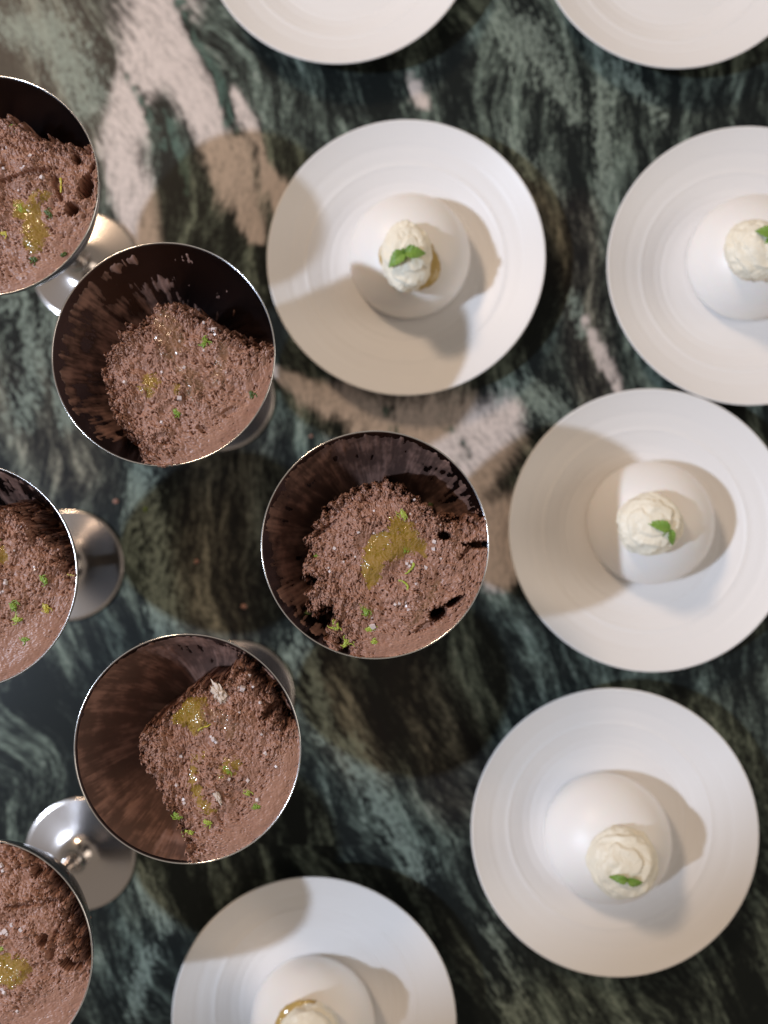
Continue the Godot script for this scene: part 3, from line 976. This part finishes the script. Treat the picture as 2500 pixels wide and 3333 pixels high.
func cups() -> void:
	var set_of := [
		{"at": Vector3(-0.1066, 0.1075, -0.0797), "seed": 13.0, "grain": 0.9, "jag": 1.0, "smooth": Vector2(0.72, 0.70), "sleek": 0.80, "spill": [[1.53, 0.16, 0.022], [0.02, 0.10, 0.008]],
			"label": "steel footed cup left of the half shaded plate, second from the top", "short": "the small oil spot mousse",
			"mousse": "crumbly chocolate mousse with small golden oil spots and shiny wet trails",
			"film": [-0.18, PI, 0.36, 1.1, 0.1],
			"outline": [Vector2(1.246, -0.046), Vector2(0.951, -0.126), Vector2(0.834, -0.097), Vector2(0.731, -0.163), Vector2(0.643, -0.207), Vector2(0.540, -0.222), Vector2(0.496, -0.325), Vector2(0.378, -0.354), Vector2(0.246, -0.443), Vector2(0.128, -0.479), Vector2(0.010, -0.457), Vector2(-0.085, -0.487), Vector2(-0.151, -0.399), Vector2(-0.196, -0.281), Vector2(-0.284, -0.281), Vector2(-0.387, -0.274), Vector2(-0.416, -0.134), Vector2(-0.519, -0.016), Vector2(-0.571, 0.175), Vector2(-0.534, 0.337), Vector2(-0.475, 0.513), Vector2(-0.387, 0.675), Vector2(-0.284, 0.793), Vector2(-0.196, 0.910), Vector2(-0.151, 1.278), Vector2(1.040, 1.278)], "holes": [[0.246, 0.396, 0.05, 0.08, -0.6, 0.05], [0.599, 0.528, 0.07, 0.04, -0.4, 0.07], [0.363, 0.675, 0.05, 0.03, 0.5, 0.08], [0.010, 0.763, 0.07, 0.05, 0.2, 0.06]]},
		{"at": Vector3(-0.012, 0.1075, 0.0053), "seed": 47.0, "grain": 1.25, "jag": 1.15, "smooth": Vector2(0.30, 0.95), "sleek": 0.84, "spill": [[-0.25, 0.12, 0.012], [1.75, 0.09, 0.016]],
			"label": "steel footed cup in the middle of the photo, standing apart from the others", "short": "the middle cup's mousse",
			"mousse": "rough chocolate mousse with a wide green gold oil pool in the middle cup",
			"film": [0.10, -1.9, 0.30, 0.8, 0.25],
			"outline": [Vector2(1.306, -0.306), Vector2(0.953, -0.276), Vector2(0.762, -0.254), Vector2(0.600, -0.276), Vector2(0.512, -0.321), Vector2(0.453, -0.379), Vector2(0.335, -0.468), Vector2(0.188, -0.556), Vector2(0.085, -0.607), Vector2(-0.018, -0.578), Vector2(-0.121, -0.556), Vector2(-0.312, -0.453), Vector2(-0.429, -0.365), Vector2(-0.488, -0.306), Vector2(-0.547, -0.203), Vector2(-0.635, -0.041), Vector2(-0.621, 0.106), Vector2(-0.672, 0.165), Vector2(-0.665, 0.282), Vector2(-0.576, 0.326), Vector2(-0.628, 0.444), Vector2(-0.621, 0.606), Vector2(-0.518, 0.643), Vector2(-0.400, 0.591), Vector2(-0.371, 0.621), Vector2(-0.444, 0.753), Vector2(-0.444, 0.871), Vector2(-0.371, 1.268), Vector2(-0.312, 1.268), Vector2(-0.290, 0.893), Vector2(-0.253, 0.915), Vector2(-0.194, 1.297), Vector2(1.306, 0.915)],
			"holes": [[0.549, 0.606, 0.075, 0.055, -0.45, 1], [0.696, 0.496, 0.085, 0.03, -0.5, 1], [0.612, -0.074, 0.055, 0.035, 0.2, 0.8], [-0.444, -0.129, 0.16, 0.022, -0.6, 0.1], [0.468, 0.694, 0.16, 0.03, -0.5, 0.12], [0.821, 0.032, 0.12, 0.02, -0.9, 0.12], [0.960, 0.003, 0.03, 0.16, 1.57, 0.9]]},
		{"at": Vector3(-0.0946, 0.1075, 0.0951), "seed": 91.0, "grain": 1.0, "jag": 0.75, "smooth": Vector2(0.80, 0.60), "sleek": 0.74, "spill": [],
			"label": "steel footed cup below the middle cup, its left wall coated brown", "short": "the straight cut mousse",
			"mousse": "chocolate mousse with a straight cut left edge and a glossy yellow oil drop",
			"film": [0.50, 2.6, 0.50, 1.15, 0.40],
			"outline": [Vector2(0.426, -0.799), Vector2(0.515, -0.743), Vector2(0.603, -0.625), Vector2(0.735, -0.493), Vector2(0.816, -0.360), Vector2(0.846, -0.228), Vector2(0.941, -0.243), Vector2(1.338, -0.243), Vector2(1.338, 1.316), Vector2(0.000, 1.316), Vector2(-0.029, 0.978), Vector2(-0.029, 0.846), Vector2(-0.074, 0.713), Vector2(-0.162, 0.551), Vector2(-0.279, 0.375), Vector2(-0.397, 0.169), Vector2(-0.449, 0.081), Vector2(-0.441, -0.096), Vector2(-0.382, -0.228), Vector2(-0.250, -0.287), Vector2(-0.132, -0.404), Vector2(-0.059, -0.493), Vector2(0.015, -0.537), Vector2(0.132, -0.596), Vector2(0.221, -0.581), Vector2(0.309, -0.640), Vector2(0.368, -0.713)], "holes": [[0.765, -0.382, 0.05, 0.16, 0.7, 0.35], [0.471, 0.404, 0.06, 0.12, -0.9, 0.045], [0.059, 0.831, 0.1, 0.025, 0.5, 0.07], [0.309, 0.566, 0.035, 0.1, -0.2, 0.05]]},
		{"at": Vector3(-0.1865, 0.1075, -0.1567), "seed": 133.0, "grain": 0.7, "jag": 1.0, "smooth": Vector2(0.55, 0.83), "sleek": 0.84, "spill": [],
			"label": "steel footed cup cut by the left edge, topmost of the cups", "short": "the topmost mousse",
			"mousse": "chocolate mousse with two dark holes near the rim of the topmost cup",
			"film": [-0.40, 2.6, 0.25, 0.8, 0.1],
			"outline": [Vector2(-1.261, -0.490), Vector2(-0.464, -0.535), Vector2(-0.122, -0.615), Vector2(0.106, -0.661), Vector2(0.208, -0.644), Vector2(0.277, -0.609), Vector2(0.345, -0.558), Vector2(0.413, -0.507), Vector2(0.493, -0.473), Vector2(0.562, -0.444), Vector2(0.653, -0.399), Vector2(0.744, -0.382), Vector2(0.835, -0.347), Vector2(0.926, -0.353), Vector2(1.245, -0.421), Vector2(1.245, 1.378), Vector2(-1.375, 1.378)],
			"holes": [[0.892, 0.023, 0.055, 0.11, 0.2, 1], [0.767, 0.233, 0.06, 0.055, 0, 1], [0.803, -0.222, 0.03, 0.035, 0, 0.8], [0.943, -0.148, 0.02, 0.045, 0.3, 0.9], [0.368, -0.057, 0.24, 0.035, -0.25, 0.11], [0.641, 0.034, 0.03, 0.12, -0.3, 0.12]]},
		{"at": Vector3(-0.1945, 0.1075, 0.0192), "seed": 177.0, "grain": 1.45, "jag": 0.9, "smooth": Vector2(0.40, 0.92), "sleek": 0.62, "spill": [],
			"label": "steel footed cup cut by the left edge, halfway down the photo", "short": "the half smooth mousse",
			"mousse": "chocolate mousse with a smooth lower part, halfway down the left edge",
			"film": [-0.25, -1.6, 0.25, 0.8, 0.1],
			"outline": [Vector2(-1.245, -0.439), Vector2(-0.429, -0.521), Vector2(0.061, -0.619), Vector2(0.306, -0.631), Vector2(0.437, -0.664), Vector2(0.502, -0.602), Vector2(0.510, -0.566), Vector2(0.592, -0.549), Vector2(0.604, -0.488), Vector2(0.657, -0.423), Vector2(0.665, -0.390), Vector2(0.731, -0.366), Vector2(0.829, -0.292), Vector2(0.886, -0.251), Vector2(0.898, -0.145), Vector2(0.951, -0.072), Vector2(1.286, -0.080), Vector2(1.286, 1.357), Vector2(-1.327, 1.357)], "holes": []},
		{"at": Vector3(-0.1859, 0.1075, 0.1858), "seed": 211.0, "grain": 0.5, "jag": 0.9, "smooth": Vector2(0.45, 0.90), "sleek": 0.60, "spill": [],
			"label": "steel footed cup cut by the left edge, at the bottom of the photo", "short": "the bottom left mousse",
			"mousse": "chocolate mousse with a folded slab on it in the bottom left cup",
			"film": [-0.1, -1.0, 0.3, 0.7, 0.1],
			"outline": [Vector2(-1.347, -0.936), Vector2(-0.224, -1.079), Vector2(0.082, -1.079), Vector2(0.245, -1.017), Vector2(0.347, -0.946), Vector2(0.469, -0.874), Vector2(0.582, -0.803), Vector2(0.643, -0.701), Vector2(0.673, -0.619), Vector2(0.755, -0.538), Vector2(0.816, -0.456), Vector2(0.847, -0.272), Vector2(0.898, -0.170), Vector2(0.923, -0.017), Vector2(0.969, 0.034), Vector2(1.306, -0.017), Vector2(1.306, 1.309), Vector2(-1.347, 1.309)], "holes": [[0.806, 0.054, 0.09, 0.05, 0.3, 0.4], [0.587, -0.160, 0.04, 0.05, 0, 0.25], [0.520, -0.762, 0.06, 0.08, 0.3, 0.35], [0.806, -0.242, 0.03, 0.2, -0.25, 0.14], [0.520, -0.477, 0.24, 0.025, -0.15, 0.1], [0.673, -0.119, 0.03, 0.16, 0.25, 0.09]]}]
	var first: Node3D = null
	for cup in set_of:
		var at: Vector3 = cup.at
		cup.at = Vector3(at.x, 0, at.z)
		var o: Node3D
		if first == null:
			o = cup_proto()
			first = o
		else:
			o = first.duplicate()
			o.name = numbered("footed_cup")
			add_child(o)
		o.position = cup.at
		o.set_meta("label", cup.label)
		cup.node = o
	for cup in set_of:
		var fl: Array = cup.film
		part("chocolate_film", film_mesh(cup.seed, fl[0], fl[1], fl[2], fl[3], fl[4]), M.film, cup.node)
		make_mousse(cup)
	var c1: Dictionary = set_of[0]
	var c2: Dictionary = set_of[1]
	var c3: Dictionary = set_of[2]
	var c4: Dictionary = set_of[3]
	var c5: Dictionary = set_of[4]
	var c6: Dictionary = set_of[5]
	oil(c1, [Vector2(-0.151, 0.204), Vector2(-0.049, 0.197), Vector2(0.003, 0.226), Vector2(-0.019, 0.322), Vector2(-0.093, 0.410), Vector2(-0.151, 0.366), Vector2(-0.188, 0.293)], 0.0005, M.oil, "round golden oil spot on the mousse left of the half shaded plate")
	oil(c1, [Vector2(0.121, 0.293), Vector2(0.179, 0.293), Vector2(0.194, 0.337), Vector2(0.165, 0.374), Vector2(0.121, 0.366)], 0.0005, M.oil, "tiny golden oil drop beside the round golden oil spot")
	oil(c1, [Vector2(-0.085, -0.421), Vector2(0.084, -0.399), Vector2(0.187, -0.207), Vector2(0.246, -0.001), Vector2(0.128, 0.101), Vector2(-0.004, 0.057), Vector2(-0.049, -0.163)], 0.00035, M.wet, "thin wet film running down from the torn top of the mousse")
	oil(c1, [Vector2(0.113, 0.101), Vector2(0.319, 0.160), Vector2(0.400, 0.307), Vector2(0.319, 0.454), Vector2(0.246, 0.410), Vector2(0.201, 0.278)], 0.00035, M.wet, "thin wet film below the tiny golden oil drop")
	oil(c1, [Vector2(0.451, 0.204), Vector2(0.510, -0.104), Vector2(0.584, -0.104), Vector2(0.584, 0.101), Vector2(0.540, 0.293), Vector2(0.466, 0.307)], 0.00035, M.wet, "narrow wet film nearest the rim of the second cup from the top")
	oil(c2, [Vector2(0.085, -0.144), Vector2(0.159, -0.247), Vector2(0.232, -0.276), Vector2(0.335, -0.203), Vector2(0.379, -0.115), Vector2(0.468, 0.018), Vector2(0.453, 0.106), Vector2(0.306, 0.076), Vector2(0.188, 0.135), Vector2(0.085, 0.209), Vector2(0.041, 0.326), Vector2(-0.047, 0.415), Vector2(-0.084, 0.326), Vector2(-0.113, 0.179), Vector2(-0.106, 0.076), Vector2(-0.032, -0.056)], 0.0007, M.oil, "wide green gold oil pool on the mousse in the middle cup")
	oil(c2, [Vector2(0.512, 0.326), Vector2(0.571, 0.297), Vector2(0.541, 0.444), Vector2(0.468, 0.591), Vector2(0.365, 0.709), Vector2(0.276, 0.709), Vector2(0.335, 0.621), Vector2(0.453, 0.474)], 0.00035, M.wet, "thin wet trail beside the dark slit in the middle cup's mousse")
	oil(c2, [Vector2(-0.121, 0.518), Vector2(-0.062, 0.503), Vector2(-0.018, 0.562), Vector2(-0.032, 0.635), Vector2(-0.091, 0.635)], 0.0005, M.oil, "small green oil drop below the wide pool in the middle cup")
	oil(c3, [Vector2(-0.074, -0.404), Vector2(0.015, -0.478), Vector2(0.191, -0.463), Vector2(0.184, -0.360), Vector2(0.206, -0.243), Vector2(0.132, -0.154), Vector2(0.088, -0.125), Vector2(0.015, -0.199), Vector2(-0.103, -0.228), Vector2(-0.140, -0.301)], 0.0020, M.oil, "glossy domed yellow oil drop at the torn edge of the mousse")
	oil(c3, [Vector2(0.191, -0.360), Vector2(0.324, -0.360), Vector2(0.426, -0.301), Vector2(0.456, -0.125), Vector2(0.368, -0.066), Vector2(0.309, -0.243), Vector2(0.206, -0.243)], 0.0004, M.wet, "wet film right of the glossy domed yellow oil drop")
	oil(c3, [Vector2(0.044, 0.022), Vector2(0.118, 0.037), Vector2(0.221, -0.007), Vector2(0.162, 0.066), Vector2(0.103, 0.110), Vector2(0.118, 0.228), Vector2(0.176, 0.419), Vector2(0.279, 0.507), Vector2(0.250, 0.566), Vector2(0.132, 0.537), Vector2(0.081, 0.404), Vector2(0.022, 0.257), Vector2(0.059, 0.140)], 0.0005, M.oil, "long yellow oil trail down the straight cut mousse")
	oil(c3, [Vector2(0.353, 0.066), Vector2(0.471, 0.051), Vector2(0.493, 0.140), Vector2(0.397, 0.213), Vector2(0.294, 0.228), Vector2(0.324, 0.125)], 0.0005, M.oil, "green gold oil patch right of the long yellow oil trail")
	oil(c4, [Vector2(0.265, 0.137), Vector2(0.368, 0.171), Vector2(0.448, 0.091), Vector2(0.584, 0.080), Vector2(0.596, 0.137), Vector2(0.493, 0.182), Vector2(0.505, 0.319), Vector2(0.584, 0.467), Vector2(0.505, 0.615), Vector2(0.425, 0.649), Vector2(0.334, 0.581), Vector2(0.334, 0.353), Vector2(0.248, 0.296)], 0.0006, M.oil, "branching golden oil pool on the mousse in the topmost cup")
	oil(c5, [Vector2(0.143, -0.227), Vector2(0.306, -0.243), Vector2(0.371, -0.251), Vector2(0.420, -0.178), Vector2(0.388, -0.113), Vector2(0.306, -0.137), Vector2(0.159, -0.113)], 0.0005, M.oil, "golden oil pool at the left edge of the photo, halfway down")
	oil(c5, [Vector2(0.257, -0.039), Vector2(0.322, -0.047), Vector2(0.355, -0.023), Vector2(0.322, 0.002), Vector2(0.257, 0.002)], 0.0004, M.oil, "small oil drop at the left edge, under the golden oil pool")
	oil(c6, [Vector2(0.122, -0.038), Vector2(0.245, -0.048), Vector2(0.367, -0.058), Vector2(0.449, -0.017), Vector2(0.500, 0.085), Vector2(0.429, 0.187), Vector2(0.337, 0.248), Vector2(0.245, 0.217), Vector2(0.122, 0.197)], 0.0007, M.oil, "deep golden oil pool on the mousse in the bottom left cup")
	zest(c1, [[0.385, -0.082, 1, 20], [0.143, 0.528, 1, 40], [0.790, 0.366, 3, 10]])
	zest(c2, [[0.254, -0.254, 0, 0], [-0.510, 0.106, 1, 70], [0.269, 0.349, 4, 35], [0.365, 0.224, 4, 70], [-0.591, 0.613, 3, 10], [-0.334, 0.701, 0, 0], [-0.047, 0.738, 0, 30], [-0.006, 0.849, 0, 0], [-0.246, 0.856, 0, 0], [-0.069, 0.576, 1, 0], [0.269, 0.032, 1, 30], [0.512, -0.357, 3, 0]])
	zest(c3, [[0.169, 0.044, 6, -20], [0.140, -0.243, 6, -70], [-0.338, 0.331, 0, 80], [-0.191, 0.551, 1, 40], [-0.059, 0.559, 1, 0], [0.191, 0.625, 0, 20], [0.029, 0.721, 0, 70], [0.544, 0.360, 0, 0], [0.618, 0.493, 1, 50], [0.382, 0.162, 1, 0]])
	zest(c4, [[0.692, 0.034, 6, 80], [0.562, 0.273, 3, 0], [0.180, 0.461, 2, 0], [0.431, 0.683, 3, 0], [0.322, 0.239, 1, 20], [0.687, 0.632, 3, 0], [0.237, -0.507, 1, 0]])
	zest(c5, [[0.918, -0.019, 6, -40], [0.731, 0.034, 1, 60], [0.473, 0.263, 1, 0], [0.735, 0.287, 2, -40], [0.494, 0.381, 0, 0], [0.551, 0.561, 1, 20], [0.306, -0.317, 1, 0]])
	zest(c6, [[0.224, -0.099, 0, 60]])
	salt(c1, [Vector3(0.466, -0.193, 0.050), Vector3(0.429, -0.207, 0.035), Vector3(0.481, -0.156, 0.035), Vector3(0.165, -0.097, 0.029), Vector3(0.143, 0.013, 0.026), Vector3(0.378, -0.016, 0.026), Vector3(0.216, 0.138, 0.032), Vector3(0.378, -0.259, 0.026), Vector3(-0.313, 0.263, 0.035), Vector3(0.010, 0.175, 0.026), Vector3(0.179, 0.410, 0.038), Vector3(0.010, 0.616, 0.029), Vector3(0.562, 0.293, 0.021), Vector3(0.496, -0.207, 0.026), Vector3(0.599, -0.399, 0.029)])
	salt(c2, [Vector3(-0.135, -0.107, 0.029), Vector3(-0.003, -0.100, 0.021), Vector3(0.350, -0.391, 0.022), Vector3(-0.003, -0.291, 0.026), Vector3(-0.349, 0.032, 0.035), Vector3(0.519, -0.026, 0.038), Vector3(0.512, 0.040, 0.038), Vector3(0.666, -0.085, 0.032), Vector3(0.571, -0.166, 0.024), Vector3(0.284, 0.165, 0.029), Vector3(0.324, 0.150, 0.029), Vector3(0.443, 0.201, 0.038), Vector3(0.365, 0.338, 0.026), Vector3(0.578, 0.121, 0.021), Vector3(-0.385, 0.231, 0.029), Vector3(-0.400, 0.201, 0.024), Vector3(-0.010, 0.716, 0.050), Vector3(-0.022, 0.635, 0.018), Vector3(0.181, 0.518, 0.029), Vector3(0.276, 0.532, 0.032), Vector3(0.299, 0.562, 0.032), Vector3(0.218, 0.510, 0.029), Vector3(-0.165, 0.106, 0.021), Vector3(-0.268, 0.150, 0.021), Vector3(0.313, -0.262, 0.021), Vector3(0.306, 0.187, 0.026), Vector3(0.269, 0.503, 0.029)])
	salt(c3, [Vector3(0.493, -0.529, 0.053), Vector3(0.544, -0.640, 0.029), Vector3(0.588, -0.551, 0.026), Vector3(0.647, -0.412, 0.026), Vector3(0.471, -0.331, 0.024), Vector3(0.441, -0.309, 0.021), Vector3(0.662, -0.140, 0.026), Vector3(0.699, 0.029, 0.032), Vector3(0.250, -0.103, 0.038), Vector3(0.272, -0.074, 0.032), Vector3(0.228, -0.125, 0.029), Vector3(-0.037, 0.051, 0.032), Vector3(0.787, 0.140, 0.029), Vector3(0.390, 0.235, 0.029), Vector3(0.544, 0.257, 0.038), Vector3(-0.007, 0.419, 0.032), Vector3(0.000, 0.449, 0.029), Vector3(0.625, 0.426, 0.038), Vector3(-0.066, 0.294, 0.029), Vector3(0.456, -0.544, 0.026)])
	salt(c4, [Vector3(0.550, -0.376, 0.034), Vector3(0.197, -0.308, 0.027), Vector3(0.140, -0.171, 0.032), Vector3(0.334, -0.114, 0.041), Vector3(0.112, -0.114, 0.025), Vector3(0.522, -0.028, 0.039), Vector3(0.300, 0.074, 0.023), Vector3(0.413, -0.228, 0.034), Vector3(0.174, -0.114, 0.027), Vector3(0.362, -0.125, 0.030), Vector3(0.129, 0.273, 0.034)])
	salt(c5, [Vector3(0.404, 0.059, 0.036), Vector3(0.355, 0.140, 0.033), Vector3(0.322, 0.132, 0.029), Vector3(0.384, 0.132, 0.024), Vector3(0.322, 0.312, 0.033), Vector3(0.469, -0.223, 0.020), Vector3(0.649, -0.080, 0.024), Vector3(0.657, -0.056, 0.020), Vector3(0.310, 0.336, 0.024), Vector3(0.396, 0.034, 0.024)])
	salt(c6, [Vector3(0.204, -0.793, 0.037), Vector3(0.224, -0.752, 0.033), Vector3(0.245, -0.232, 0.051), Vector3(0.219, -0.216, 0.037), Vector3(0.306, -0.283, 0.031), Vector3(0.398, -0.252, 0.035), Vector3(0.265, 0.268, 0.037), Vector3(0.245, 0.248, 0.031), Vector3(0.367, 0.442, 0.027), Vector3(0.270, -0.211, 0.031)])
	# pale flakes stuck to the straight cut mousse
	for f in [[[Vector2(0.287, -0.493)], Vector3(0.0024, 0.0010, 0.0040), "pale crumpled flake at the torn top of the straight cut mousse"], [[Vector2(0.287, 0.375)], Vector3(0.0010, 0.0005, 0.0034), "pale streak of flake low on the straight cut mousse"]]:
		var q: Vector2 = f[0][0]
		var o := part("pale_flake", lump_mesh(f[1], q.y * 40.0 + 3.0, 0.7, 0.8), M.pale, self)
		o.position = c3.at + Vector3(q.x * RIM_R, level(c3, q.x, q.y, 2) + 0.0006, q.y * RIM_R)
		o.rotation.y = 0.5
		tag(o, f[2], "flake")


func crumbs() -> void:
	for s in [[Vector3(-0.1674, 0.0006, -0.0181), 0.0014, "crumb of mousse on the marble between the two left cups"], [Vector3(-0.1195, 0.0006, 0.017), 0.0012, "crumb of mousse on the marble near the left cup's foot"], [Vector3(-0.0917, 0.0006, 0.043), 0.0015, "crumb of mousse on the dark marble above the lower cup"], [Vector3(-0.0529, 0.0006, -0.0561), 0.0009, "tiny crumb on the marble above the middle cup"]]:
		var o := part("mousse_crumb", lump_mesh(Vector3(s[1], s[1] * 0.6, s[1] * 0.8), s[1] * 9000.0), M.crumb, self)
		o.position = s[0]
		tag(o, s[2], "crumb")
	var g := part("fallen_zest", zest_mesh(0.0030, 1.3, 0.0004, 3), M.zest_green, self)
	g.position = Vector3(-0.1501, 0.0006, -0.0133)
	tag(g, "fleck of lime zest fallen on the marble left of the middle cup", "lime zest")
